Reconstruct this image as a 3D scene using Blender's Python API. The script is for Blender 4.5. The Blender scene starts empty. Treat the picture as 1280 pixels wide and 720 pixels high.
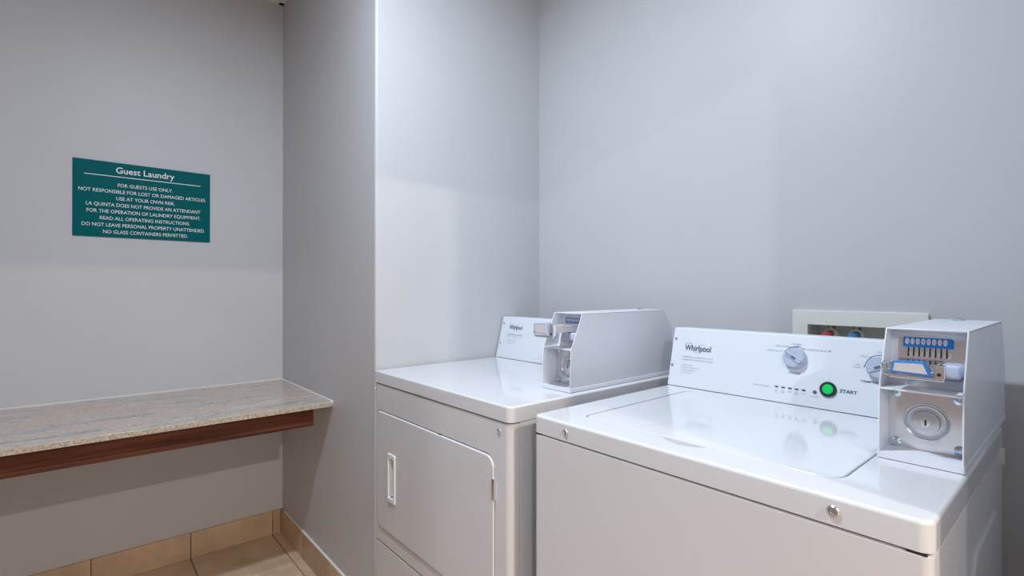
import bpy, bmesh, math, random
from mathutils import Vector, Matrix
random.seed(4)
S = bpy.context.scene
COL = S.collection

# ------------------------------------------------------------------ camera
cam_d = bpy.data.cameras.new('camera')
cam_d.sensor_fit = 'HORIZONTAL'
cam_d.sensor_width = 36.0
cam_d.lens = 36.0 * 628.1 / 1280.0
cam_d.clip_start = 0.02
cam = bpy.data.objects.new('camera', cam_d)
COL.objects.link(cam)
cam.location = (0.0, 0.0, 1.2035)
cam.rotation_euler = (math.radians(90.19), 0.0, math.radians(49.45))
S.camera = cam

# ------------------------------------------------------------------ world, exposure
w = bpy.data.worlds.new('world'); S.world = w
w.use_nodes = True
w.node_tree.nodes['Background'].inputs[0].default_value = (0.8, 0.85, 1.0, 1)
w.node_tree.nodes['Background'].inputs[1].default_value = 0.0
S.view_settings.view_transform = 'Standard'
S.view_settings.look = 'None'
S.view_settings.gamma = 1.0
S.view_settings.use_curve_mapping = False
S.view_settings.exposure = 0.05

CEIL = 2.626
COOL = (0.74, 0.86, 1.0)
PALE = (0.92, 0.94, 1.0)
WARM = (1.0, 0.88, 0.74)
# ceiling lamps of the room: (x, y, watts, colour, label)
LAMPS = [(-0.85, 0.30, 35, COOL, 'round ceiling downlight inside the laundry room above the machines'),
         (2.04, 0.35, 70, WARM, 'round corridor ceiling downlight straight across from the doorway'),
         (2.04, -1.45, 62, PALE, 'round corridor ceiling downlight farther along behind the camera')]

# ------------------------------------------------------------------ helpers
MATS = {}
def mat(name, col, rough=0.5, metal=0.0, var=0.0, vscale=40.0, bump=0.0, bscale=200.0, coat=0.0, spec=0.5, emit=None):
    if name in MATS: return MATS[name]
    m = bpy.data.materials.new(name); m.use_nodes = True
    nt = m.node_tree; b = nt.nodes['Principled BSDF']
    b.inputs['Base Color'].default_value = (*col, 1)
    b.inputs['Roughness'].default_value = rough
    b.inputs['Metallic'].default_value = metal
    b.inputs['Coat Weight'].default_value = coat
    b.inputs['Coat Roughness'].default_value = 0.06
    b.inputs['Specular IOR Level'].default_value = spec
    tc = nt.nodes.new('ShaderNodeTexCoord')
    if var > 0:
        n = nt.nodes.new('ShaderNodeTexNoise'); n.inputs['Scale'].default_value = vscale; n.inputs['Detail'].default_value = 4
        nt.links.new(tc.outputs['Object'], n.inputs['Vector'])
        r = nt.nodes.new('ShaderNodeValToRGB')
        r.color_ramp.elements[0].position = 0.3; r.color_ramp.elements[1].position = 0.7
        r.color_ramp.elements[0].color = (*[c * (1 - var) for c in col], 1)
        r.color_ramp.elements[1].color = (*[min(1, c * (1 + var)) for c in col], 1)
        nt.links.new(n.outputs['Fac'], r.inputs['Fac'])
        nt.links.new(r.outputs['Color'], b.inputs['Base Color'])
    if bump > 0:
        n = nt.nodes.new('ShaderNodeTexNoise'); n.inputs['Scale'].default_value = bscale; n.inputs['Detail'].default_value = 3
        nt.links.new(tc.outputs['Object'], n.inputs['Vector'])
        bp = nt.nodes.new('ShaderNodeBump'); bp.inputs['Strength'].default_value = bump; bp.inputs['Distance'].default_value = 0.002
        nt.links.new(n.outputs['Fac'], bp.inputs['Height'])
        nt.links.new(bp.outputs['Normal'], b.inputs['Normal'])
    if emit:
        b.inputs['Emission Color'].default_value = (*emit[0], 1); b.inputs['Emission Strength'].default_value = emit[1]
    MATS[name] = m
    return m

WORLD = {}
def empty(name, loc, label, cat, group=None):
    o = bpy.data.objects.new(name, None); COL.objects.link(o)
    o.location = loc; o.empty_display_size = 0.1
    WORLD[o] = Vector(loc)
    o['label'] = label; o['category'] = cat
    if group: o['group'] = group
    return o

def finish_mesh(me, m, smooth=True):
    me.materials.clear(); me.materials.append(m)
    if smooth:
        me.shade_smooth(); me.set_sharp_from_angle(angle=math.radians(35))

def obj(name, bm, m, parent=None, smooth=True, kind=None, label=None, cat=None):
    """link a bmesh or a mesh given in world coordinates as one object"""
    if isinstance(bm, bmesh.types.BMesh):
        me = bpy.data.meshes.new(name); bmesh.ops.recalc_face_normals(bm, faces=bm.faces); bm.to_mesh(me); bm.free()
    else:
        me = bm; me.name = name
    vs = [v.co for v in me.vertices]
    lo = Vector([min(v[i] for v in vs) for i in range(3)]); hi = Vector([max(v[i] for v in vs) for i in range(3)])
    c = (lo + hi) / 2
    me.transform(Matrix.Translation(-c))
    finish_mesh(me, m, smooth)
    o = bpy.data.objects.new(name, me); COL.objects.link(o)
    o.location = c - (WORLD[parent] if parent else Vector())
    if parent: o.parent = parent
    WORLD[o] = c
    if smooth:
        wn = o.modifiers.new('weighted', 'WEIGHTED_NORMAL'); wn.keep_sharp = True
    if kind: o['kind'] = kind
    if label: o['label'] = label
    if cat: o['category'] = cat
    return o

def structure(name, bm, m, label, cat, smooth=True):
    o = obj(name, bm, m, None, smooth, 'structure', label, cat); return o

def box(x0, x1, y0, y1, z0, z1, bev=0.0, seg=2, bm=None):
    own = bm is None
    b = bmesh.new()
    r = bmesh.ops.create_cube(b, size=1)
    for v in b.verts:
        v.co = Vector((x0 + (v.co.x + .5) * (x1 - x0), y0 + (v.co.y + .5) * (y1 - y0), z0 + (v.co.z + .5) * (z1 - z0)))
    if bev > 0:
        bmesh.ops.bevel(b, geom=b.edges[:], offset=bev, segments=seg, affect='EDGES', profile=0.5)
    if own: return b
    merge(bm, b); return bm

def merge(dst, src):
    me = bpy.data.meshes.new('t'); src.to_mesh(me); src.free(); dst.from_mesh(me); bpy.data.meshes.remove(me)
    return dst

def rr(u0, u1, v0, v1, r, n=6):
    """rounded rectangle outline; r one radius or four (bl, br, tr, tl)"""
    if not isinstance(r, (tuple, list)): r = (r,) * 4
    pts = []
    for (cx, cy, a0, q) in ((u0, v0, 180, r[0]), (u1, v0, 270, r[1]), (u1, v1, 0, r[2]), (u0, v1, 90, r[3])):
        sx = 1 if cx == u0 else -1; sy = 1 if cy == v0 else -1
        if q <= 0: pts.append((cx, cy)); continue
        for k in range(n + 1):
            a = math.radians(a0 + 90 * k / n)
            pts.append((cx + sx * q + q * math.cos(a), cy + sy * q + q * math.sin(a)))
    return pts

MAPS = {'xz': lambda u, v, w: Vector((u, w, v)), 'xy': lambda u, v, w: Vector((u, v, w)), 'yz': lambda u, v, w: Vector((w, u, v))}
def prism(pts, plane, w0, w1, bev=0.0, seg=2, both=False, sides=False):
    """outline pts in plane, extruded from w0 to w1; bevels the rim at w1 (and w0, and side edges)"""
    b = bmesh.new(); f = MAPS[plane]
    a = [b.verts.new(f(u, v, w0)) for u, v in pts]
    c = [b.verts.new(f(u, v, w1)) for u, v in pts]
    n = len(pts)
    b.faces.new(a); b.faces.new(c)
    for i in range(n): b.faces.new((a[i], a[(i + 1) % n], c[(i + 1) % n], c[i]))
    bmesh.ops.recalc_face_normals(b, faces=b.faces)
    if bev > 0:
        cs, as_ = set(c), set(a)
        ed = []
        for e in b.edges:
            t = e.verts[0] in cs and e.verts[1] in cs
            q = e.verts[0] in as_ and e.verts[1] in as_
            if t or (both and q) or (sides and not t and not q): ed.append(e)
        bmesh.ops.bevel(b, geom=ed, offset=bev, segments=seg, affect='EDGES', profile=0.5)
    return b

def plane_frame(origin, right, up):
    r = Vector(right).normalized(); u = Vector(up).normalized(); n = r.cross(u)
    m = Matrix((r, u, n)).transposed().to_4x4(); m.translation = Vector(origin); return m

def lathe(prof, frame, n=24):
    """prof: list of (radius, height) revolved about the frame's z"""
    b = bmesh.new(); rings = []
    for r, h in prof:
        if r < 1e-6: rings.append([b.verts.new(frame @ Vector((0, 0, h)))])
        else: rings.append([b.verts.new(frame @ Vector((r * math.cos(2 * math.pi * k / n), r * math.sin(2 * math.pi * k / n), h))) for k in range(n)])
    for A, B in zip(rings, rings[1:]):
        if len(A) == 1 and len(B) == 1: continue
        for k in range(n):
            k2 = (k + 1) % n
            if len(A) == 1: b.faces.new((A[0], B[k], B[k2]))
            elif len(B) == 1: b.faces.new((A[k], A[k2], B[0]))
            else: b.faces.new((A[k], A[k2], B[k2], B[k]))
    if len(rings[0]) > 1: b.faces.new(rings[0])
    if len(rings[-1]) > 1: b.faces.new(rings[-1])
    return b

def tube(pts, r, n=10, closed=False):
    b = bmesh.new(); pts = [Vector(p) for p in pts]; rings = []
    N = len(pts)
    for i, p in enumerate(pts):
        if closed: d = pts[(i + 1) % N] - pts[i - 1]
        else: d = pts[min(i + 1, N - 1)] - pts[max(i - 1, 0)]
        d.normalize(); a = d.cross(Vector((0, 0, 1)))
        if a.length < 1e-3: a = d.cross(Vector((0, 1, 0)))
        a.normalize(); c = d.cross(a)
        rings.append([b.verts.new(p + r * (math.cos(2 * math.pi * k / n) * a + math.sin(2 * math.pi * k / n) * c)) for k in range(n)])
    M = N if closed else N - 1
    for i in range(M):
        A, B = rings[i], rings[(i + 1) % N]
        for k in range(n): b.faces.new((A[k], A[(k + 1) % n], B[(k + 1) % n], B[k]))
    if not closed: b.faces.new(rings[0]); b.faces.new(rings[-1])
    return b

def cut(bm, *cutters):
    """boolean difference, returns a mesh"""
    me = bpy.data.meshes.new('c'); bmesh.ops.recalc_face_normals(bm, faces=bm.faces); bm.to_mesh(me); bm.free()
    o = bpy.data.objects.new('c', me); COL.objects.link(o); tmp = []
    for c in cutters:
        cm = bpy.data.meshes.new('k'); bmesh.ops.recalc_face_normals(c, faces=c.faces); c.to_mesh(cm); c.free()
        co = bpy.data.objects.new('k', cm); COL.objects.link(co); tmp.append(co)
        md = o.modifiers.new('b', 'BOOLEAN'); md.operation = 'DIFFERENCE'; md.object = co; md.solver = 'EXACT'
    dg = bpy.context.evaluated_depsgraph_get()
    res = bpy.data.meshes.new_from_object(o.evaluated_get(dg))
    for t in tmp + [o]:
        d = t.data; bpy.data.objects.remove(t); bpy.data.meshes.remove(d)
    return res

def letters(body, frame, x0, x1, y, cap, m, parent, weight=0.0, align='fit', name='lettering', smooth=False, shear=0.0):
    """flat lettering in a frame: from x0 to x1 (fitted), baseline y, capital height cap"""
    cu = bpy.data.curves.new('txt', 'FONT'); cu.body = body; cu.size = 1.0; cu.resolution_u = 3; cu.offset = weight; cu.extrude = 0.0; cu.shear = shear
    o = bpy.data.objects.new('txt', cu); COL.objects.link(o)
    dg = bpy.context.evaluated_depsgraph_get(); dg.update()
    me = bpy.data.meshes.new_from_object(o.evaluated_get(dg))
    bpy.data.objects.remove(o); bpy.data.curves.remove(cu)
    xs = [v.co.x for v in me.vertices]
    a, b = min(xs), max(xs)
    sx = (x1 - x0) / (b - a); sy = cap / 0.729
    for v in me.vertices:
        v.co = frame @ Vector((x0 + (v.co.x - a) * sx, y + v.co.y * sy, 0.0))
    return obj(name, me, m, parent, smooth=False)

# ------------------------------------------------------------------ materials
wall_m = mat('wall_paint', (0.56, 0.56, 0.57), 0.45, var=0.015, vscale=3, bump=0.12, bscale=160, spec=0.35)
ceil_m = mat('ceiling_tile', (0.66, 0.64, 0.60), 0.9, var=0.12, vscale=60, bump=0.4, bscale=120)
grid_m = mat('ceiling_grid_metal', (0.75, 0.75, 0.74), 0.4, var=0.02)
enamel = mat('white_enamel', (0.69, 0.695, 0.715), 0.09, var=0.01, vscale=5, spec=0.5, coat=0.3)
enamel_body = mat('white_enamel_body', (0.66, 0.655, 0.665), 0.32, var=0.01, vscale=5)
console_m = mat('console_panel_white', (0.74, 0.77, 0.82), 0.30, var=0.01, vscale=6)
steel_w = mat('white_painted_steel', (0.80, 0.82, 0.87), 0.28, var=0.012, vscale=9)
zinc = mat('zinc_plate', (0.76, 0.755, 0.75), 0.20, 1.0, var=0.05, vscale=30)
dish_m = mat('lock_dish_metal', (0.62, 0.63, 0.66), 0.25, 1.0, var=0.04, vscale=40)
bolt_m = mat('blue_zinc_bolt', (0.60, 0.72, 0.78), 0.22, 1.0, var=0.05, vscale=60)
chrome = mat('chrome', (0.82, 0.82, 0.84), 0.10, 1.0, var=0.02)
screw_m = mat('screw_steel', (0.62, 0.62, 0.64), 0.28, 1.0, var=0.05, vscale=300)
dark = mat('dark_gap', (0.05, 0.05, 0.055), 0.6, var=0.1)
black_p = mat('black_plastic', (0.02, 0.025, 0.03), 0.35, var=0.1)
ink = mat('navy_ink', (0.06, 0.08, 0.16), 0.6, var=0.05)
ink_l = mat('grey_ink', (0.30, 0.33, 0.42), 0.6, var=0.05)
ink_b = mat('blue_ink', (0.08, 0.14, 0.50), 0.6, var=0.05)
green_ink = mat('green_ink', (0.05, 0.45, 0.25), 0.6, var=0.05)
green_b = mat('green_button', (0.0, 0.62, 0.12), 0.25, var=0.03, emit=((0.0, 0.8, 0.15), 0.05))  # faint glow added to the green; the button is no known lamp
knob_m = mat('grey_knob', (0.44, 0.50, 0.60), 0.35, var=0.03)
knob_d = mat('dark_knob_grip', (0.12, 0.14, 0.19), 0.4, var=0.05)
blue_m = mat('blue_plate', (0.01, 0.21, 0.62), 0.4, var=0.03)
coin_m = mat('coin_print', (0.75, 0.74, 0.74), 0.5, var=0.1, vscale=500)
red_ink = mat('red_ink', (0.45, 0.12, 0.12), 0.6, var=0.05)
lab_m = mat('slide_label', (0.62, 0.59, 0.60), 0.5, var=0.03)
teal = mat('teal_plastic', (0.0, 0.115, 0.125), 0.45, var=0.03, spec=0.06)
sign_w = mat('sign_letters', (0.78, 0.80, 0.80), 0.5, var=0.02)
caulk = mat('white_caulk', (0.78, 0.77, 0.76), 0.5, var=0.02)
grout = mat('grout', (0.21, 0.15, 0.105), 0.9, var=0.1)
beige_p = mat('beige_plastic_frame', (0.78, 0.77, 0.72), 0.45, var=0.015)
beige_in = mat('beige_plastic_box', (0.70, 0.69, 0.63), 0.5, var=0.02)
brass = mat('brass', (0.45, 0.33, 0.16), 0.35, 1.0, var=0.1)
red_h = mat('red_valve', (0.62, 0.06, 0.09), 0.4, var=0.05)
blue_h = mat('blue_valve', (0.03, 0.27, 0.55), 0.4, var=0.05)
white_pl = mat('white_plastic', (0.82, 0.82, 0.80), 0.35, var=0.02)
hose_m = mat('grey_rubber_hose', (0.25, 0.25, 0.25), 0.6, var=0.1)
lens_m = mat('lamp_lens', (0.9, 0.9, 0.9), 0.5, emit=((1, 0.95, 0.88), 3.0))

def tile_mat(name, col, spread):
    m = mat(name, col, 0.32, bump=0.05, bscale=60)
    nt = m.node_tree; b = nt.nodes['Principled BSDF']
    tc = nt.nodes.new('ShaderNodeTexCoord'); oi = nt.nodes.new('ShaderNodeObjectInfo')
    add = nt.nodes.new('ShaderNodeVectorMath'); add.operation = 'MULTIPLY_ADD'
    nt.links.new(oi.outputs['Random'], add.inputs[0]); add.inputs[1].default_value = (9, 5, 7)
    nt.links.new(tc.outputs['Object'], add.inputs[2])
    n1 = nt.nodes.new('ShaderNodeTexNoise'); n1.inputs['Scale'].default_value = 7; n1.inputs['Detail'].default_value = 6; n1.inputs['Roughness'].default_value = 0.65
    nt.links.new(add.outputs[0], n1.inputs['Vector'])
    r = nt.nodes.new('ShaderNodeValToRGB'); e = r.color_ramp.elements
    e[0].position = 0.28; e[1].position = 0.74
    e[0].color = (*[c * (1 - spread) for c in col], 1); e[1].color = (*[c * (1 + spread) for c in col], 1)
    nt.links.new(n1.outputs['Fac'], r.inputs['Fac'])
    hsv = nt.nodes.new('ShaderNodeHueSaturation')
    mr = nt.nodes.new('ShaderNodeMapRange'); mr.inputs['To Min'].default_value = 0.9; mr.inputs['To Max'].default_value = 1.1
    nt.links.new(oi.outputs['Random'], mr.inputs['Value']); nt.links.new(mr.outputs['Result'], hsv.inputs['Value'])
    nt.links.new(r.outputs['Color'], hsv.inputs['Color']); nt.links.new(hsv.outputs['Color'], b.inputs['Base Color'])
    return m
tile_m = tile_mat('beige_floor_tile', (0.66, 0.485, 0.335), 0.22)
base_m = tile_mat('beige_base_tile', (0.57, 0.405, 0.265), 0.20)

def granite_mat():
    m = mat('granite', (0.5, 0.45, 0.4), 0.16)
    nt = m.node_tree; b = nt.nodes['Principled BSDF']; L = nt.links.new
    tc = nt.nodes.new('ShaderNodeTexCoord')
    mp = nt.nodes.new('ShaderNodeMapping'); mp.inputs['Rotation'].default_value = (0, 0, math.radians(17)); mp.inputs['Scale'].default_value = (5.0, 1.1, 6.0)
    L(tc.outputs['Object'], mp.inputs['Vector'])
    n = nt.nodes.new('ShaderNodeTexNoise'); n.inputs['Scale'].default_value = 2.6; n.inputs['Detail'].default_value = 9; n.inputs['Roughness'].default_value = 0.62; n.inputs['Distortion'].default_value = 0.6
    L(mp.outputs['Vector'], n.inputs['Vector'])
    r = nt.nodes.new('ShaderNodeValToRGB'); cr = r.color_ramp
    cr.elements[0].position = 0.30; cr.elements[0].color = (0.24, 0.20, 0.18, 1)
    cr.elements[1].position = 0.80; cr.elements[1].color = (0.55, 0.41, 0.30, 1)
    for p, c in ((0.40, (0.42, 0.40, 0.375)), (0.48, (0.56, 0.49, 0.43)), (0.56, (0.57, 0.42, 0.35)), (0.64, (0.62, 0.55, 0.48))):
        e = cr.elements.new(p); e.color = (*c, 1)
    L(n.outputs['Fac'], r.inputs['Fac'])
    mp2 = nt.nodes.new('ShaderNodeMapping'); mp2.inputs['Rotation'].default_value = (0, 0, math.radians(22)); mp2.inputs['Scale'].default_value = (70, 28, 70)
    L(tc.outputs['Object'], mp2.inputs['Vector'])
    n2 = nt.nodes.new('ShaderNodeTexNoise'); n2.inputs['Scale'].default_value = 1.0; n2.inputs['Detail'].default_value = 5
    L(mp2.outputs['Vector'], n2.inputs['Vector'])
    r2 = nt.nodes.new('ShaderNodeValToRGB'); r2.color_ramp.elements[0].position = 0.27; r2.color_ramp.elements[0].color = (0.25, 0.22, 0.22, 1)
    r2.color_ramp.elements[1].position = 0.36; r2.color_ramp.elements[1].color = (1, 1, 1, 1)
    L(n2.outputs['Fac'], r2.inputs['Fac'])
    n3 = nt.nodes.new('ShaderNodeTexNoise'); n3.inputs['Scale'].default_value = 160; n3.inputs['Detail'].default_value = 3
    L(tc.outputs['Object'], n3.inputs['Vector'])
    r3 = nt.nodes.new('ShaderNodeValToRGB'); r3.color_ramp.elements[0].position = 0.3; r3.color_ramp.elements[0].color = (0.78, 0.75, 0.72, 1)
    r3.color_ramp.elements[1].position = 0.65; r3.color_ramp.elements[1].color = (1.12, 1.12, 1.12, 1)
    L(n3.outputs['Fac'], r3.inputs['Fac'])
    prev = r.outputs['Color']
    for q in (r2, r3):
        mx = nt.nodes.new('ShaderNodeMix'); mx.data_type = 'RGBA'; mx.blend_type = 'MULTIPLY'; mx.inputs['Factor'].default_value = 1.0
        L(prev, mx.inputs[6]); L(q.outputs['Color'], mx.inputs[7]); prev = mx.outputs[2]
    L(prev, b.inputs['Base Color'])
    return m
granite = granite_mat()

def granite_edge_mat():
    m = mat('granite_rough_edge', (0.46, 0.385, 0.29), 0.5, var=0.4, vscale=130, bump=0.6, bscale=120)
    return m

def wood_mat():
    m = mat('mahogany', (0.1, 0.03, 0.02), 0.5, spec=0.2)
    nt = m.node_tree; b = nt.nodes['Principled BSDF']; L = nt.links.new
    tc = nt.nodes.new('ShaderNodeTexCoord'); mp = nt.nodes.new('ShaderNodeMapping'); mp.inputs['Scale'].default_value = (30, 2.2, 38)
    L(tc.outputs['Object'], mp.inputs['Vector'])
    n = nt.nodes.new('ShaderNodeTexNoise'); n.inputs['Scale'].default_value = 1.0; n.inputs['Detail'].default_value = 7; n.inputs['Distortion'].default_value = 1.2
    L(mp.outputs['Vector'], n.inputs['Vector'])
    r = nt.nodes.new('ShaderNodeValToRGB'); r.color_ramp.elements[0].position = 0.3; r.color_ramp.elements[0].color = (0.050, 0.013, 0.006, 1)
    r.color_ramp.elements[1].position = 0.7; r.color_ramp.elements[1].color = (0.15, 0.046, 0.022, 1)
    L(n.outputs['Fac'], r.inputs['Fac']); L(r.outputs['Color'], b.inputs['Base Color'])
    return m
wood = wood_mat()

# ------------------------------------------------------------------ the room
XA, YB, XC, YD = -2.654, 0.762, -1.608, 1.534
XR, YF = 0.08, -1.4        # inner face of the doorway wall, front wall
XRO, XH, YH = 0.20, 3.1, -3.2 # corridor face of the doorway wall, far corridor wall, corridor end
DJ0, DJ1, DH = -0.22, 0.75, 2.10 # door opening
T = 0.12
structure('wall_left', box(XA - T, XA, YF, YD + T, 0, CEIL + 0.1), wall_m, 'pale grey painted wall carrying the teal sign above the stone counter', 'wall')
b = box(XA, XC, YB, YD + T, 0, CEIL + 0.1)
ed = [e for e in b.edges if all(abs(v.co.x - XC) < 1e-5 and abs(v.co.y - YB) < 1e-5 for v in e.verts)]
bmesh.ops.bevel(b, geom=ed, offset=0.010, segments=6, affect='EDGES', profile=0.5)
structure('wall_partition', b, wall_m, 'grey wall block jutting out between the stone counter and the dryer', 'wall')
# back wall with the recess for the laundry outlet box
OX0, OX1, OZ0, OZ1 = -0.527, -0.300, 0.985, 1.110
me = cut(box(XC, XRO, YD, YD + T, 0, CEIL + 0.1), box(OX0, OX1, YD - .05, YD + 0.085, OZ0, OZ1))
structure('wall_back', me, wall_m, 'pale grey painted wall behind the dryer and washer', 'wall', smooth=False)
me = cut(box(XR, XRO, YF - T, YD + T, 0, CEIL + 0.1), box(XR - 0.1, XRO + 0.1, DJ0, DJ1, -0.1, DH))
structure('wall_right', me, wall_m, 'pale grey wall to the right of the washer with the open doorway', 'wall', smooth=False)
structure('wall_front', box(XA - T, XR, YF - T, YF, 0, CEIL + 0.1), mat('warm_bounce_paint', (0.58, 0.485, 0.465), 0.5, var=0.015, vscale=3, bump=0.1, bscale=160), 'unseen laundry room wall facing the machines, tinted beige to bounce warm light', 'wall')  # wall out of view; its beige is chosen to warm the machine fronts
structure('wall_corridor', box(XH, XH + T, YH, YD + T, 0, CEIL + 0.1), wall_m, 'pale grey wall on the far side of the corridor', 'wall')
structure('wall_corridor_end', box(XRO, XH, YH - T, YH, 0, CEIL + 0.1), wall_m, 'pale grey wall closing the corridor behind the camera', 'wall')
structure('wall_corridor_back', box(XRO, XH, YD, YD + T, 0, CEIL + 0.1), wall_m, 'pale grey wall closing the corridor beyond the doorway', 'wall')
structure('wall_corridor_side', box(XRO - T, XRO, YH - T, YF - T, 0, CEIL + 0.1), wall_m, 'pale grey corridor wall continuing past the laundry room', 'wall')
tr = structure('trim_1', box(XRO, XRO + 0.015, DJ1, DJ1 + 0.07, 0, DH + 0.07, 0.003, 1), white_pl, 'white casing around the doorway on the corridor side', 'door trim')
obj('casing_side', box(XRO, XRO + 0.015, DJ0 - 0.07, DJ0, 0, DH + 0.07, 0.003, 1), white_pl, tr)
obj('casing_head', box(XRO, XRO + 0.015, DJ0, DJ1, DH, DH + 0.07, 0.003, 1), white_pl, tr)
floor = structure('floor', box(XA - T, XH + T, YH - T, YD + T, -0.06, -0.003), grout, 'floor of square beige ceramic tiles with brown grout', 'floor')

mesh_cache = {}
def tile_obj(name, sx, sy, sz, loc, m, parent, bev=0.0015):
    key = (name, round(sx, 3), round(sy, 3), round(sz, 3))
    if key not in mesh_cache:
        bb = box(-sx / 2, sx / 2, -sy / 2, sy / 2, -sz / 2, sz / 2, bev, 1)
        me = bpy.data.meshes.new(name); bb.to_mesh(me); bb.free(); me.materials.append(m); mesh_cache[key] = me
    o = bpy.data.objects.new(name, mesh_cache[key]); COL.objects.link(o)
    o.parent = parent; o.location = Vector(loc) - WORLD[parent]
    return o

PT, G = 0.342, 0.004
def tile_rect(x0, x1, y0, y1):
    if x1 - x0 < 0.012 or y1 - y0 < 0.012: return
    tile_obj('floor_tile', x1 - x0 - G, y1 - y0 - G, 0.010, ((x0 + x1) / 2, (y0 + y1) / 2, -0.005), tile_m, floor)
xs = [-2.310 - PT + PT * k for k in range(18)]; ys = [0.372 + PT * k for k in range(-12, 5)]
def cells(v, lo, hi): return [(max(q, lo), min(q + PT, hi)) for q in v if q < hi - 1e-4 and q + PT > lo + 1e-4]
for X0, X1, Y0, Y1 in ((XA, XR, YF, YB), (XC, XR, YB, YD), (XRO, XH, YH, YD), (XR, XRO, DJ0, DJ1)):
    for x0, x1 in cells(xs, X0, X1):
        for y0, y1 in cells(ys, Y0, Y1): tile_rect(x0, x1, y0, y1)

# base boards of tile
BH, BT = 0.115, 0.009
bl = structure('baseboard_left', box(XA, XA + 0.003, YF, YB, 0, BH - 0.002), grout, 'beige tile skirting below the stone counter', 'baseboard')
j = [YB - 0.0095] + [0.714 - PT * k for k in range(7)] + [YF]
for a, c in zip(j, j[1:]):
    tile_obj('base_tile', BT, a - c - 0.003, BH - 0.001, (XA + 0.003 + BT / 2 - 0.002, (a + c) / 2, BH / 2), base_m, bl, 0.001)
bp = structure('baseboard_partition', box(XA, XC, YB - 0.003, YB, 0, BH - 0.002), grout, 'beige tile skirting along the jutting grey wall block', 'baseboard')
j = [XA + 0.0105, -2.332, -1.990, -1.648, XC]
for a, c in zip(j, j[1:]):
    tile_obj('base_tile', c - a - 0.003, BT, BH - 0.001, ((a + c) / 2, YB - 0.003 - BT / 2 + 0.002, BH / 2), base_m, bp, 0.001)
obj('caulk_bead', box(XA + 0.05, XC, YB - 0.008, YB + 0.001, BH - 0.001, BH + 0.003, 0.0015, 1), caulk, bp)
# suspended ceiling
ce = structure('ceiling', box(XA - T, XH + T, YH - T, YD + T, CEIL + 0.03, CEIL + 0.08), ceil_m, 'white suspended ceiling of square tiles in a metal grid', 'ceiling')
PC = 0.61
cx = [XA + 0.32 + PC * k for k in range(0, 10)]; cy = [0.50 + PC * k for k in range(-7, 3)]
def clip_cells(lines, lo, hi):
    l = sorted(set([lo] + [v for v in lines if lo + 0.05 < v < hi - 0.05] + [hi])); return list(zip(l, l[1:]))
for X0, X1, Y0, Y1 in ((XA, XC, YF, YB), (XC, XR, YF, YD), (XRO, XH, YH, YD)):
    for x0, x1 in clip_cells(cx, X0, X1):
        for y0, y1 in clip_cells(cy, Y0, Y1):
            tile_obj('ceiling_tile', x1 - x0 - 0.024, y1 - y0 - 0.024, 0.014, ((x0 + x1) / 2, (y0 + y1) / 2, CEIL + 0.010), ceil_m, ce, 0.001)
    for x in [v for v in cx if X0 + 0.05 < v < X1 - 0.05]:
        obj('grid_bar', box(x - 0.012, x + 0.012, Y0, Y1, CEIL, CEIL + 0.03), grid_m, ce, smooth=False)
    for y in [v for v in cy if Y0 + 0.05 < v < Y1 - 0.05]:
        obj('grid_bar', box(X0, X1, y - 0.012, y + 0.012, CEIL - 0.0005, CEIL + 0.03), grid_m, ce, smooth=False)
for r in ((XA, XA + 0.022, YF, YB), (XA, XC, YB - 0.022, YB), (XC, XC + 0.022, YB, YD), (XC, XR, YD - 0.022, YD)):
    obj('wall_angle', box(*r, CEIL - 0.002, CEIL + 0.03), grid_m, ce, smooth=False)

# downlights
for (x, y, wt, colr, lab) in LAMPS:
    t = empty('ceiling_downlight', (x, y, CEIL), lab, 'ceiling light', 'round ceiling downlights')
    fr = plane_frame((x, y, CEIL - 0.002), (1, 0, 0), (0, -1, 0))
    obj('trim_ring', lathe([(0.060, 0), (0.095, 0.0), (0.095, 0.006), (0.085, 0.012), (0.066, 0.012), (0.060, 0.004)], fr, 32), white_pl, t)
    obj('lens', lathe([(0, 0.006), (0.061, 0.006), (0.061, 0.001), (0, 0.001)], fr, 32), lens_m, t)
    ld = bpy.data.lights.new('downlight', 'AREA'); ld.shape = 'DISK'; ld.size = 0.12; ld.energy = wt; ld.color = colr
    lo = bpy.data.objects.new('lamp', ld); COL.objects.link(lo); lo.parent = t; lo.location = (0, 0, -0.012)

# ------------------------------------------------------------------ guest laundry sign
SY0, SY1, SZ0, SZ1 = -0.030, 0.445, 1.420, 1.730
sg = empty('wall_sign', (XA, (SY0 + SY1) / 2, SZ0), 'teal laundry rules sign with white lettering on the left wall', 'sign')
obj('plate', prism(rr(SY0, SY1, SZ0, SZ1, 0.002, 2), 'yz', XA + 0.0005, XA + 0.005, 0.0008, 1), teal, sg)
fr = plane_frame((XA + 0.0056, 0, 0), (0, 1, 0), (0, 0, 1))
letters('Guest Laundry', fr, 0.106, 0.308, 1.687, 0.026, sign_w, sg, 0.012, name='title_lettering')
obj('rule_line', box(XA + 0.005, XA + 0.0056, 0.005, 0.407, 1.6705, 1.6735), sign_w, sg, smooth=False)
for k, (s, a, c) in enumerate((('FOR GUESTS USE ONLY.', .112, .302), ('NOT RESPONSIBLE FOR LOST OR DAMAGED ARTICLES.', -.012, .428),
        ('USE AT YOUR OWN RISK.', .107, .311), ('LA QUINTA DOES NOT PROVIDE AN ATTENDANT', .011, .407),
        ('FOR THE OPERATION OF LAUNDRY EQUIPMENT.', .013, .407), ('READ ALL OPERATING INSTRUCTIONS.', .054, .366),
        ('DO NOT LEAVE PERSONAL PROPERTY UNATTENDED.', -.002, .424), ('NO GLASS CONTAINERS PERMITTED.', .065, .359))):
    letters(s, fr, a, c, 1.6305 - 0.0279 * k, 0.0148, sign_w, sg, 0.004)

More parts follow.
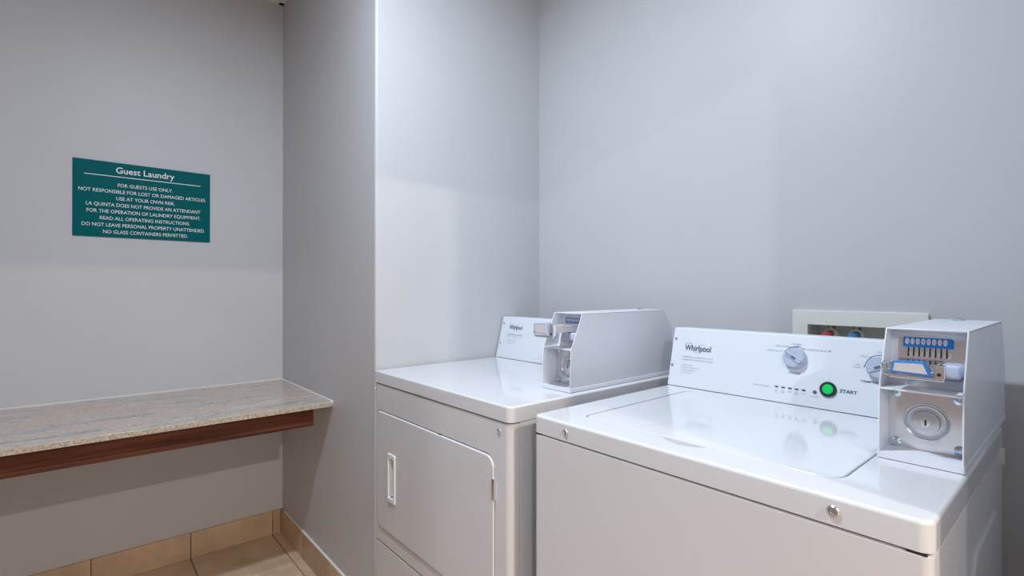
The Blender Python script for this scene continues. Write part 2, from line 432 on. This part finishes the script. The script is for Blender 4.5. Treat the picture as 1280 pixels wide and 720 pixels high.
# ------------------------------------------------------------------ stone counter
ct = empty('stone_counter', (XA + 0.33, -0.3, 0.668), 'pink and grey granite counter shelf with a dark wooden apron', 'counter')
CX = -1.985
top = obj('slab', box(XA + 0.001, CX, YF + 0.001, YB - 0.001, 0.739, 0.758, 0.002, 2), granite, ct)
obj('front_edge', box(CX - 0.001, CX + 0.0008, YF + 0.002, YB - 0.004, 0.7395, 0.7555), granite_edge_mat(), ct, smooth=False)
prof = [(-2.040, 0.739), (-2.014, 0.739), (-2.014, 0.6865), (-2.0165, 0.685), (-2.014, 0.6835), (-2.0125, 0.680), (-2.0125, 0.670), (-2.015, 0.668), (-2.040, 0.668)]
bb = bmesh.new()
A = [bb.verts.new((x, YF + 0.001, z)) for x, z in prof]; B = [bb.verts.new((x, 0.694, z)) for x, z in prof]
bb.faces.new(A); bb.faces.new(B)
for i in range(len(prof)): bb.faces.new((A[i], A[(i + 1) % len(prof)], B[(i + 1) % len(prof)], B[i]))
obj('apron', bb, wood, ct, label='dark mahogany apron board under the stone')
obj('caulk_bead', box(XA + 0.0005, XA + 0.006, YF + 0.002, YB - 0.001, 0.757, 0.7615, 0.002, 2), caulk, ct)
obj('caulk_bead', box(XA + 0.004, CX + 0.001, YB - 0.008, YB - 0.0005, 0.750, 0.7625, 0.003, 2), caulk, ct)

# ------------------------------------------------------------------ shared machine pieces
def screw(x, y, z, r, parent, name='screw', m=screw_m, right=(1, 0, 0), up=(0, 0, 1)):
    f = plane_frame((x, y, z), right, up)
    return obj(name, lathe([(r, 0), (r, 0.0012), (r * 0.8, 0.0028), (r * 0.42, 0.0034), (r * 0.34, 0.0022), (0, 0.0022)], f, 14), m, parent)

TZ, LZ = 0.930, 0.892            # deck height, underside of the deck
PB, PT2 = (1.283, 0.9305), (1.323, 1.090)   # console face: foot and head (y, z)

def coin_box(parent, xl, y0, slide_out, lab):
    """coin meter: hollow steel case, lock plate below, coin slide above"""
    wd, th = 0.106, 0.0022
    xr = xl + wd; zb = TZ + 0.001
    def Y(v): return y0 + v
    side = [(Y(0), zb), (Y(0.490), zb), (Y(0.490), 1.074), (Y(0.440), 1.139), (Y(0.050), 1.139), (Y(0.005), 1.043)]
    me = bmesh.new()
    for a, c in ((xl, xl + th), (xr - th, xr)):
        merge(me, prism(side, 'yz', a, c, 0.0006, 1, True))
    # top sheet, rear slope, back, base flange, shelf
    merge(me, box(xl, xr, Y(0.050), Y(0.441), 1.1370, 1.1392, 0.0006, 1))
    bk = [(Y(0.440), 1.139), (Y(0.490), 1.074), (Y(0.490), zb), (Y(0.488), zb), (Y(0.488), 1.073), (Y(0.4385), 1.1375)]
    merge(me, prism(bk, 'yz', xl + 0.001, xr - 0.001))
    merge(me, box(xl + th, xr - th, Y(0.012), Y(0.488), zb, zb + 0.003))
    merge(me, box(xl + 0.001, xr - 0.001, Y(0.006), Y(0.064), 1.0415, 1.0440, 0.0005, 1))
    # inner wall behind the lock plate and behind the slide
    merge(me, box(xl + th, xr - th, Y(0.056), Y(0.059), zb, 1.042))
    up = [(Y(0.062), 1.043), (Y(0.086), 1.138), (Y(0.090), 1.138), (Y(0.066), 1.043)]
    merge(me, prism(up, 'yz', xl + th, xr - th))
    cb = obj('coin_box', me, steel_w, parent, label=lab)
    # base flange showing as a fold along the side
    obj('base_flange', prism([(Y(0.001), zb), (Y(0.49), zb), (Y(0.49), zb + 0.010), (Y(0.001), zb + 0.010)], 'yz', xl - 0.0012, xr + 0.0012, 0.0008, 1, True), steel_w, cb)
    # lower lock plate
    ly = Y(0.0555)
    px0, px1, pz0, pz1 = xl + 0.0035, xr - 0.0035, zb + 0.010, 1.0375
    cxm, czm = xl + wd * 0.50, 0.9885
    obj('lock_plate', prism(rr(px0, px1, pz0, pz1, 0.001, 2), 'xz', ly + 0.002, ly - 0.0005, 0.0004, 1), zinc, cb)
    f = plane_frame((cxm, ly - 0.0005, czm), (1, 0, 0), (0, 0, 1))
    obj('lock_dish', lathe([(0.0300, 0.0), (0.0297, 0.0030), (0.0286, 0.0036), (0.0276, 0.0030), (0.0255, 0.0008), (0.0215, 0.0004), (0.0185, 0.0010), (0.0172, 0.0046), (0.0160, 0.0054), (0.0, 0.0058)], f, 40), dish_m, cb)
    f2 = plane_frame((cxm, ly - 0.0058, czm), (1, 0, 0), (0, 0, 1))
    obj('lock_cylinder', lathe([(0.0075, 0), (0.0075, 0.0012), (0.0066, 0.0020), (0, 0.0020)], f2, 24), chrome, cb)
    obj('keyhole', prism(rr(cxm - 0.0013, cxm + 0.0013, czm - 0.0050, czm + 0.0050, 0.0012, 3), 'xz', ly - 0.0074, ly - 0.0080), black_p, cb)
    for bx_, bz_ in ((px0 + 0.009, pz0 + 0.008), (px1 - 0.008, pz0 + 0.010), (px0 + 0.010, pz1 - 0.006), (px1 - 0.009, pz1 - 0.007)):
        f = plane_frame((bx_, ly - 0.0005, bz_), (1, 0, 0), (0, 0, 1))
        obj('bolt', lathe([(0.0080, 0), (0.0080, 0.0008), (0.0070, 0.0030), (0.0042, 0.0044), (0.0026, 0.0046), (0.0018, 0.0036), (0, 0.0036)], f, 18), bolt_m, cb)
    # upper face: frame of a sloping plane
    d = Vector((0, 0.024, 0.095)).normalized()
    uf = plane_frame((xl, Y(0.062), 1.043), (1, 0, 0), d)
    def inplane(pts, h0, h1, bev=0.0004):
        q = prism(pts, 'xy', h0, h1, bev, 1)
        bmesh.ops.transform(q, matrix=uf, verts=q.verts); return q
    # pressed border of the upper plate
    rim = rr(0.010, 0.099, 0.014, 0.089, 0.006, 5)
    obj('face_bead', tube([uf @ Vector((u, v, 0.0002)) for u, v in rim], 0.0012, 6, True), steel_w, cb)
    obj('face_plate', inplane(rr(0.011, 0.098, 0.015, 0.088, 0.006, 5), -0.001, 0.0005), zinc, cb)
    # blue price plate with eight coins
    u0, u1, v0, v1 = 0.018, 0.084, 0.066, 0.0825
    obj('price_plate', inplane(rr(u0, u1, v0, v1, (0.002, 0.001, 0.004, 0.001), 3), 0.0005, 0.0025), blue_m, cb)
    for k in range(8):
        cu_ = u0 + 0.0058 + k * 0.0071
        el = [(cu_ + 0.0027 * math.cos(a), (v0 + v1) / 2 + 0.0010 + 0.0052 * math.sin(a)) for a in [2 * math.pi * i / 16 for i in range(16)]]
        obj('coin_mark', inplane(el, 0.0025, 0.0029, 0), coin_m, cb)
        letters('25', Matrix(uf) @ Matrix.Translation((0, 0, 0.0031)), cu_ - 0.0017, cu_ + 0.0017, (v0 + v1) / 2 - 0.0008, 0.0034, red_ink, cb, 0.0, name='coin_lettering')
        obj('coin_slot', inplane(rr(cu_ + 0.0012, cu_ + 0.0030, 0.0500, v0 - 0.0005, 0.0005, 2), 0.0005, 0.0016, 0), black_p, cb)
        obj('slot_guide', inplane(rr(cu_ + 0.0036, cu_ + 0.0078, 0.0505, v0 - 0.006, 0.0008, 2), 0.0005, 0.0030, 0.0004), chrome, cb)
    # coin slide housing on the right and slide
    hz0, hz1 = (1.084, 1.114) if slide_out else (1.073, 1.092)
    obj('slide_housing', box(xl + 0.072, xl + 0.098, Y(0.035), Y(0.078), 1.064, 1.086, 0.005, 3), mat('pale_blue_plastic', (0.56, 0.63, 0.78), 0.25, var=0.05), cb)
    sy = Y(-0.048) if slide_out else Y(-0.018)
    s0, s1 = xl + 0.010, xl + 0.078
    obj('slide_bed', box(s0 + 0.004, s1 - 0.002, sy + 0.010, Y(0.074), hz0 + 0.004, hz1 - 0.006, 0.001, 1), lab_m if slide_out else chrome, cb)
    obj('slide_top', box(s0 + 0.006, s1 - 0.004, sy + 0.012, Y(0.070), hz1 - 0.006, hz1 - 0.003, 0.001, 1), chrome, cb)
    # front push plate with bent chrome rim
    pf = [(s0 + 0.014, hz1 + 0.000), (s0 + 0.011, hz0 + 0.001), (s1 - 0.007, hz0 - 0.001), (s1 - 0.014, hz1 + 0.002)]
    obj('push_plate', prism([pf[1], pf[2], pf[3], pf[0]], 'xz', sy + 0.008, sy, 0.0008, 1), blue_m if not slide_out else knob_m, cb)
    cxp = sum(p[0] for p in pf) / 4; czp = sum(p[1] for p in pf) / 4
    q = [(cxp + (p[0] - cxp) * 0.86, czp + (p[1] - czp) * 0.70) for p in (pf[1], pf[2], pf[3], pf[0])]
    obj('push_label', prism(q, 'xz', sy, sy - 0.0005), lab_m, cb)
    rimp = [(s0 + 0.010, sy + 0.006, hz0 - 0.005), (s0 + 0.001, sy + 0.009, hz0 - 0.002), (s0 - 0.002, sy + 0.012, hz0 + 0.004), (s0 - 0.002, sy + 0.012, hz1 - 0.007), (s0 + 0.002, sy + 0.012, hz1 - 0.003)]
    obj('slide_rim', tube(rimp, 0.0016, 8), chrome, cb)
    obj('slide_lip', box(s0 + 0.008, s1 + 0.008, sy + 0.003, sy + 0.009, hz0 - 0.0075, hz0 - 0.002, 0.0015, 2), chrome, cb)
    obj('slide_end', box(s1 - 0.004, s1 + 0.009, sy + 0.004, sy + 0.016, hz0 - 0.003, hz1 - 0.002, 0.0015, 2), chrome, cb)
    f = plane_frame((s1 + 0.002, sy + 0.004, hz0 + 0.003), (1, 0, 0), (0, 0, 1))
    obj('slide_screw', lathe([(0.0026, 0), (0.0026, 0.001), (0, 0.0012)], f, 12), black_p, cb)
    # lock on top of the case
    f = plane_frame((xl + 0.045, Y(0.400), 1.1392), (1, 0, 0), (0, 1, 0))
    obj('top_lock', lathe([(0.011, 0), (0.011, 0.003), (0.008, 0.0055), (0, 0.006)], f, 20), bolt_m, cb)
    return cb

def console(parent, x0, x1, lab):
    prof = [(1.274, TZ + 0.0015), (1.283, TZ + 0.0015), PT2, (1.327, PT2[1] + 0.002), (1.385, PT2[1] + 0.002), (1.395, TZ + 0.0015)]
    prof = [(PB[0], TZ + 0.0015), PT2, (1.327, PT2[1] + 0.003), (1.388, PT2[1] + 0.001), (1.395, TZ + 0.0015)]
    q = prism(prof, 'yz', x0, x1, 0.001, 2, True)
    o = obj('console', q, console_m, parent, label=lab)
    return o

def console_frame(x0, h=0.0006):
    up = Vector((0, PT2[0] - PB[0], PT2[1] - (TZ + 0.0015)))
    m = plane_frame((x0, PB[0], TZ + 0.0015), (1, 0, 0), up)
    return m @ Matrix.Translation((0, 0, h))

def in_frame(b, f):
    bmesh.ops.transform(b, matrix=f, verts=b.verts); return b

def logo(con, f, x, y, wd, m1, m2):
    letters('COMM', f, x - 0.001, x + wd * 0.28, y + 0.0185, 0.0038, m2, con, 0.0)
    letters('Whirlpool', f, x, x + wd, y, 0.0165, m1, con, 0.022)
    pts = []
    for k in range(33):
        a = math.radians(-205 + 350 * k / 32 * 0.98)
        u, v = 0.017 * math.cos(a), 0.0075 * math.sin(a)
        pts.append((u, v))
    rot = math.radians(38)
    P = [f @ Vector((x + wd * 0.56 + u * math.cos(rot) - v * math.sin(rot) * 1.0, y + 0.007 + u * math.sin(rot) + v * math.cos(rot), -0.0002)) for u, v in pts]
    obj('logo_ring', tube(P, 0.00035, 5), m2, con)

# ------------------------------------------------------------------ dryer
DX0, DX1, DY, DB = -1.602, -0.889, 0.755, 1.440
dr = empty('clothes_dryer', ((DX0 + DX1) / 2, (DY + DB) / 2, 0), 'white front-loading dryer with coin box beside the grey wall block', 'dryer')
FY = DY + 0.002
obj('cabinet', box(DX0 + 0.002, DX1 - 0.002, DY + 0.033, DB, 0.012, LZ - 0.002, 0.004, 2), enamel_body, dr)
obj('gap_shade_core', box(DX0 + 0.012, DX1 - 0.012, DY + 0.024, DB - 0.02, 0.02, LZ + 0.004), dark, dr, smooth=False)  # dark block put in as the shade of the seam under the deck
obj('deck', prism(rr(DX0, DX1, DY, DB, (0.014, 0.018, 0.012, 0.012), 6), 'xy', LZ, TZ, 0.005, 3), enamel, dr, label='glossy white top panel of the dryer')
# front panel with door opening
d0, d1, e0, e1 = -1.577, -0.950, 0.417, 0.800
DR = (0.035, 0.035, 0.030, 0.014)
gap = 0.003
fp = prism(rr(DX0 + 0.002, DX1 - 0.002, FY, DY + 0.032, (0.014, 0.018, 0.001, 0.001), 6), 'xy', 0.366, LZ - 0.004, 0.003, 2, True)
me = cut(fp, prism(rr(d0 - gap, d1 + gap, e0 - gap, e1 + gap, [r + gap for r in DR], 8), 'xz', DY - 0.05, DY + 0.030))
obj('front_panel', me, enamel_body, dr)
kp = prism(rr(DX0 + 0.002, DX1 - 0.002, FY, DY + 0.032, (0.014, 0.018, 0.001, 0.001), 6), 'xy', 0.055, 0.3625, 0.004, 2, True)
obj('lower_panel', kp, enamel_body, dr)
obj('toe_base', box(DX0 + 0.02, DX1 - 0.02, DY + 0.06, DB - 0.01, 0.0, 0.055), dark, dr, smooth=False)
# door
dp = prism(rr(d0, d1, e0, e1, DR, 8), 'xz', DY + 0.028, DY - 0.002, 0.004, 3)
hx0, hx1, hz0, hz1 = -1.496, -1.446, 0.522, 0.677
me = cut(dp, prism(rr(hx0 + 0.006, hx1 - 0.006, hz0 + 0.012, hz1 - 0.010, 0.004, 3), 'xz', DY - 0.03, DY + 0.020))
door = obj('door', me, enamel_body, dr)
me = cut(prism(rr(hx0, hx1, hz0, hz1, 0.005, 4), 'xz', DY + 0.002, DY - 0.0065, 0.002, 2),
         prism(rr(hx0 + 0.008, hx1 - 0.008, hz0 + 0.014, hz1 - 0.012, 0.004, 3), 'xz', DY - 0.03, DY + 0.010))
obj('handle_frame', me, white_pl, door)
obj('handle_pocket', prism(rr(hx0 + 0.0065, hx1 - 0.0065, hz0 + 0.0125, hz1 - 0.0105, 0.003, 3), 'xz', DY + 0.0195, DY + 0.018), mat('pocket_plastic', (0.62, 0.57, 0.52), 0.4, var=0.03), door)
obj('handle_grip', prism(rr(hx0 + 0.009, hx0 + 0.020, hz0 + 0.016, hz1 - 0.014, 0.003, 3), 'xz', DY + 0.018, DY - 0.002, 0.002, 2), white_pl, door)
obj('hinge', box(d1 - 0.004, d1 + 0.006, DY - 0.0045, DY + 0.006, 0.697, 0.748, 0.0015, 2), chrome, dr)
obj('door_strike', box(-1.200, -1.186, DY + 0.001, DY + 0.008, e1 + 0.0006, e1 + 0.0028), black_p, dr, smooth=False)
screw(-0.932, FY, 0.866, 0.0065, dr)
screw(DX0 + 0.012, FY + 0.0015, 0.872, 0.0060, dr)
dc = console(dr, DX0 + 0.001, -1.015, 'pale blue-white slanted control panel of the dryer')
f = console_frame(DX0)
logo(dc, f, 0.051, 0.1175, 0.078, ink, ink_l)
letters('COMMERCIAL DRYER', f, 0.046, 0.138, 0.0940, 0.0032, ink, dc, 0.01)
letters('OPERATING INSTRUCTIONS', f, 0.046, 0.138, 0.0855, 0.0034, ink_l, dc)
for k, (s, e) in enumerate((('1  Select Cycle', .100), ('2  Insert Payment', .106), ('3  Press Start', .094))):
    letters(s, f, 0.052, e, 0.0730 - 0.0075 * k, 0.0034, ink_l, dc)
for v in (0.139, 0.058):
    ff = f @ Matrix.Translation((0.014, v, 0)); 
    obj('screw', lathe([(0.0045, 0), (0.0045, 0.001), (0.003, 0.002), (0, 0.002)], ff, 12), screw_m, dc)
coin_box(dr, -1.013, 0.976, True, 'white steel coin box on the dryer with its coin slide pulled out')

# ------------------------------------------------------------------ washer
WX0, WX1, WY, WB = -0.810, -0.126, 0.755, 1.400
wa = empty('washing_machine', ((WX0 + WX1) / 2, (WY + WB) / 2, 0), 'white top-loading washer with coin box and green start button', 'washer')
obj('cabinet', prism(rr(WX0 + 0.001, WX1 - 0.001, WY + 0.0008, WB, (0.012, 0.012, 0.006, 0.006), 6), 'xy', 0.02, LZ - 0.003, 0.003, 3, True), enamel_body, wa)
obj('gap_shade_core', box(WX0 + 0.012, WX1 - 0.012, WY + 0.020, WB - 0.02, LZ - 0.01, LZ + 0.004), dark, wa, smooth=False)  # fills the seam below the top cover with dark colour as shade
for xx in (WX0 + 0.05, WX1 - 0.05):
    for yy in (WY + 0.06, WB - 0.06):
        obj('foot', lathe([(0.022, 0), (0.022, 0.008), (0.008, 0.010), (0.008, 0.022)], plane_frame((xx, yy, 0), (1, 0, 0), (0, 1, 0)), 16), black_p, wa)
# embossed side panel, seen at the right
side_emb = [(0.90, 0.08), (1.33, 0.08), (1.33, 0.76), (1.27, 0.80), (1.05, 0.80), (0.98, 0.74), (0.90, 0.62)]
obj('side_emboss', prism(side_emb, 'yz', WX1 - 0.004, WX1 + 0.004, 0.0035, 3), enamel_body, wa)
obj('side_emboss', prism([(1.02, 0.12), (1.10, 0.12), (1.10, 0.70), (1.06, 0.74), (1.02, 0.66)], 'yz', WX1 + 0.002, WX1 + 0.009, 0.004, 3), enamel_body, wa)
obj('rear_bracket', box(WX1 - 0.02, WX1 + 0.004, WB - 0.012, WB + 0.004, LZ - 0.035, LZ - 0.002), screw_m, wa, smooth=False)
# top cover with lid opening and finger recess
lx0, lx1, ly0, ly1 = -0.722, -0.243, 0.824, 1.252
LR = (0.016, 0.030, 0.016, 0.030)
cover = prism(rr(WX0, WX1, WY, WB, (0.014, 0.016, 0.010, 0.010), 6), 'xy', LZ, TZ, 0.006, 4)
finger = [(-0.537 + 0.102 * t, 0.830 - 0.030 * math.sin(math.pi * t) ** 0.8) for t in [i / 14 for i in range(15)]]
me = cut(cover, prism(rr(lx0 - 0.005, lx1 + 0.003, ly0 - 0.0015, ly1 + 0.003, [r + 0.003 for r in LR], 7), 'xy', TZ - 0.012, TZ + 0.02),
         prism(finger, 'xy', TZ - 0.009, TZ + 0.02))
obj('top_cover', me, enamel, wa, label='glossy white top of the washer')
lid = obj('lid', prism(rr(lx0, lx1, ly0, ly1, LR, 7), 'xy', TZ - 0.011, TZ + 0.0008, 0.002, 3), enamel, wa, label='glossy white washer lid')
screw(-0.713, WY, 0.911, 0.0065, wa); screw(-0.229, WY, 0.911, 0.0075, wa)
obj('gap_shade_strip', box(WX0 + 0.006, WX0 + 0.022, WY + 0.001, WY + 0.010, LZ - 0.0035, LZ - 0.0003), black_p, wa, smooth=False)  # black strip standing in for the dark gap at the left end
obj('gap_shade_strip', box(WX1 - 0.026, WX1 - 0.006, WY + 0.001, WY + 0.010, LZ - 0.0035, LZ - 0.0003), black_p, wa, smooth=False)  # same dark gap drawn as a black strip at the right end
wc = console(wa, WX0, -0.240, 'white slanted control panel of the washer')
f = console_frame(WX0)
logo(wc, f, 0.040, 0.1030, 0.078, ink, ink_l)
letters('COMMERCIAL WASHER HEAVY DUTY', f, 0.035, 0.128, 0.0830, 0.0030, ink_l, wc, 0.012)
letters('OPERATING INSTRUCTIONS', f, 0.036, 0.128, 0.0745, 0.0040, ink_l, wc)
for k, (s, e) in enumerate((('1  Select Cycle', .070), ('2  Select Temperature', .090), ('3  Insert Payment', .077), ('4  Press Start', .070))):
    letters(s, f, 0.036, e, 0.0600 - 0.0072 * k, 0.0036, ink_l, wc)
for u, v in ((0.0095, 0.134), (0.0080, 0.058)):
    obj('screw', lathe([(0.0040, 0), (0.0040, 0.001), (0.003, 0.0018), (0, 0.0018)], f @ Matrix.Translation((u, v, 0)), 12), screw_m, wc)

def knob(u, v, ang):
    k = f @ Matrix.Translation((u, v, 0))
    o = obj('knob', lathe([(0.0255, 0), (0.0255, 0.002), (0.0245, 0.010), (0.0235, 0.014), (0.0215, 0.0158), (0.0, 0.0162)], k, 40), knob_m, wc)
    rot = k @ Matrix.Rotation(ang, 4, 'Z')
    obj('knob_grip', in_frame(prism(rr(-0.0205, 0.0205, -0.0055, 0.0055, 0.004, 4), 'xy', 0.0155, 0.0190, 0.0014, 2), rot), knob_m, o)
    obj('knob_window', in_frame(prism(rr(-0.004, 0.0075, -0.0030, 0.0030, 0.001, 2), 'xy', 0.0189, 0.0195), rot), knob_d, o)
    obj('knob_pointer', in_frame(prism(rr(-0.0200, -0.0045, -0.0006, 0.0006, 0.0, 2), 'xy', 0.0189, 0.0194), rot), ink_b if u < 0.4 else black_p, o)
    return o
knob(0.333, 0.109, math.radians(-32))
knob(0.503, 0.105, math.radians(205))
def arc(u, v, r, a0, a1, m, n=18, th=0.0005):
    P = [f @ Vector((u + r * math.cos(math.radians(a0 + (a1 - a0) * k / n)), v + r * math.sin(math.radians(a0 + (a1 - a0) * k / n)), -0.0001)) for k in range(n + 1)]
    obj('dial_arc', tube(P, th, 5), m, wc)
def dot(u, v, r, m, name='dial_dot'):
    obj(name, lathe([(r, -0.0004), (r, 0.0002), (0, 0.0002)], f @ Matrix.Translation((u, v, 0)), 12), m, wc)
arc(0.333, 0.109, 0.0290, 142, 60, ink); arc(0.333, 0.109, 0.0270, 142, 85, ink_b)
for a in (148, 120, 85, 55): dot(0.333 + 0.0295 * math.cos(math.radians(a)), 0.109 + 0.0295 * math.sin(math.radians(a)), 0.0015, ink)
letters('HEAVY DUTY', f, 0.266, 0.302, 0.1220, 0.0038, ink_l, wc)
letters('DELICATES', f, 0.284, 0.316, 0.1345, 0.0038, ink_l, wc)
letters('MIXED', f, 0.322, 0.343, 0.1420, 0.0038, ink_l, wc)
letters('NORMAL ECO', f, 0.356, 0.398, 0.1310, 0.0038, ink_l, wc)
obj('leaf_mark', in_frame(prism([(0.401, 0.1320), (0.404, 0.1318), (0.4065, 0.1350), (0.402, 0.1345)], 'xy', -0.0004, 0.0002), f), green_ink, wc)
letters('CYCLES', f, 0.320, 0.346, 0.0715, 0.0042, ink, wc, 0.004)
arc(0.503, 0.105, 0.0290, 178, 84, ink)
for a in (178, 131, 84): dot(0.503 + 0.0295 * math.cos(math.radians(a)), 0.105 + 0.0295 * math.sin(math.radians(a)), 0.0015, ink)
letters('TAP', f, 0.456, 0.465, 0.1075, 0.0032, ink_l, wc); letters('COLD', f, 0.452, 0.467, 0.1015, 0.0032, ink_l, wc)
letters('COLD', f, 0.464, 0.478, 0.1270, 0.0034, ink_l, wc); letters('WARM', f, 0.494, 0.510, 0.1385, 0.0034, ink_l, wc)
letters('TEMPERATURE', f, 0.468, 0.530, 0.0715, 0.0046, ink, wc, 0.006)
letters('CYCLE STATUS', f, 0.240, 0.278, 0.0325, 0.0036, ink_l, wc)
for k, s in enumerate((('LID', 'LOCK'), ('SOAK', 'WASH'), ('RINSE',), ('FINAL', 'SPIN'), ('DONE',))):
    u = 0.296 + 0.0152 * k
    obj('status_light', in_frame(prism(rr(u - 0.0042, u + 0.0042, 0.0345, 0.0378, 0.001, 2), 'xy', -0.0004, 0.0004), f), ink, wc)
    for q, t in enumerate(s): letters(t, f, u - 0.0038, u + 0.0038, 0.0270 - 0.0042 * q, 0.0026, ink_l, wc)
dot(0.3805, 0.0352, 0.0044, knob_d, 'indicator'); dot(0.3805, 0.0352, 0.0018, screw_m, 'indicator_lens')
letters('LID LOCKED', f, 0.371, 0.390, 0.0235, 0.0026, ink_l, wc)
bf = f @ Matrix.Translation((0.4075, 0.0455, 0))
obj('button_ring', lathe([(0.0172, -0.0004), (0.0172, 0.003), (0.0158, 0.0045), (0.0120, 0.0045), (0.0112, 0.002)], bf, 36), black_p, wc)
obj('start_button', lathe([(0.0112, 0), (0.0112, 0.0048), (0.0095, 0.0062), (0, 0.0064)], bf, 30), green_b, wc, label='round bright green start button')
letters('START', f, 0.4305, 0.4640, 0.0425, 0.0074, ink, wc, 0.025)
coin_box(wa, -0.236, 0.987, False, 'white steel coin box on the washer with its slide pushed in')

# ------------------------------------------------------------------ laundry outlet box in the wall
ob = empty('outlet_box', (-0.414, YD, 0.94), 'beige plastic water outlet box set in the wall behind the washer', 'outlet box')
me = cut(box(-0.564, -0.263, YD - 0.009, YD + 0.002, 0.945, 1.147, 0.002, 2), box(OX0 + 0.002, OX1 - 0.002, YD - .05, YD + .05, OZ0 + 0.002, OZ1 - 0.002))
obj('frame', me, beige_p, ob)
me = cut(box(OX0 + 0.0005, OX1 - 0.0005, YD - 0.002, YD + 0.084, OZ0 + 0.0005, OZ1 - 0.0005), box(OX0 + 0.003, OX1 - 0.003, YD - 0.03, YD + 0.081, OZ0 + 0.003, OZ1 - 0.003))
obj('recess', me, beige_in, ob, smooth=False)
for x, m, lab, sw in ((-0.478, red_h, 'hot water valve with red hose nut', 26), (-0.418, blue_h, 'cold water valve with blue hose nut', 12)):
    vy = YD + 0.030
    body = lathe([(0.0120, 0), (0.0120, 0.018), (0.009, 0.020), (0.009, 0.036)], plane_frame((x, vy, 1.072), (1, 0, 0), (0, 1, 0)), 6)
    vb = obj('valve', body, brass, ob, smooth=False, label=lab)
    fr = plane_frame((x, vy - 0.010, 1.080), (1, 0, 0.0), Vector((0, 0.30, 0.95)))
    obj('collar', lathe([(0.0150, -0.006), (0.0185, -0.003), (0.0190, 0.001), (0.0175, 0.004), (0.0130, 0.004), (0.0120, 0.001), (0.0, 0.001)], fr, 28), white_pl, vb)
    obj('hose_nut', lathe([(0.0100, 0.000), (0.0105, 0.006), (0.0092, 0.020), (0.0075, 0.024), (0, 0.025)], fr @ Matrix.Rotation(math.radians(-sw), 4, 'Y') @ Matrix.Rotation(math.radians(18), 4, 'X'), 16), m, vb)
    obj('hose', tube([(x, vy, 1.072), (x, vy, 1.03), (x, vy - 0.004, 1.000), (x, vy - 0.03, 0.992), (x, vy - 0.065, 0.975), (x, vy - 0.082, 0.93), (x, vy - 0.085, 0.80), (x, vy - 0.085, 0.60)], 0.009, 10), hose_m, vb)
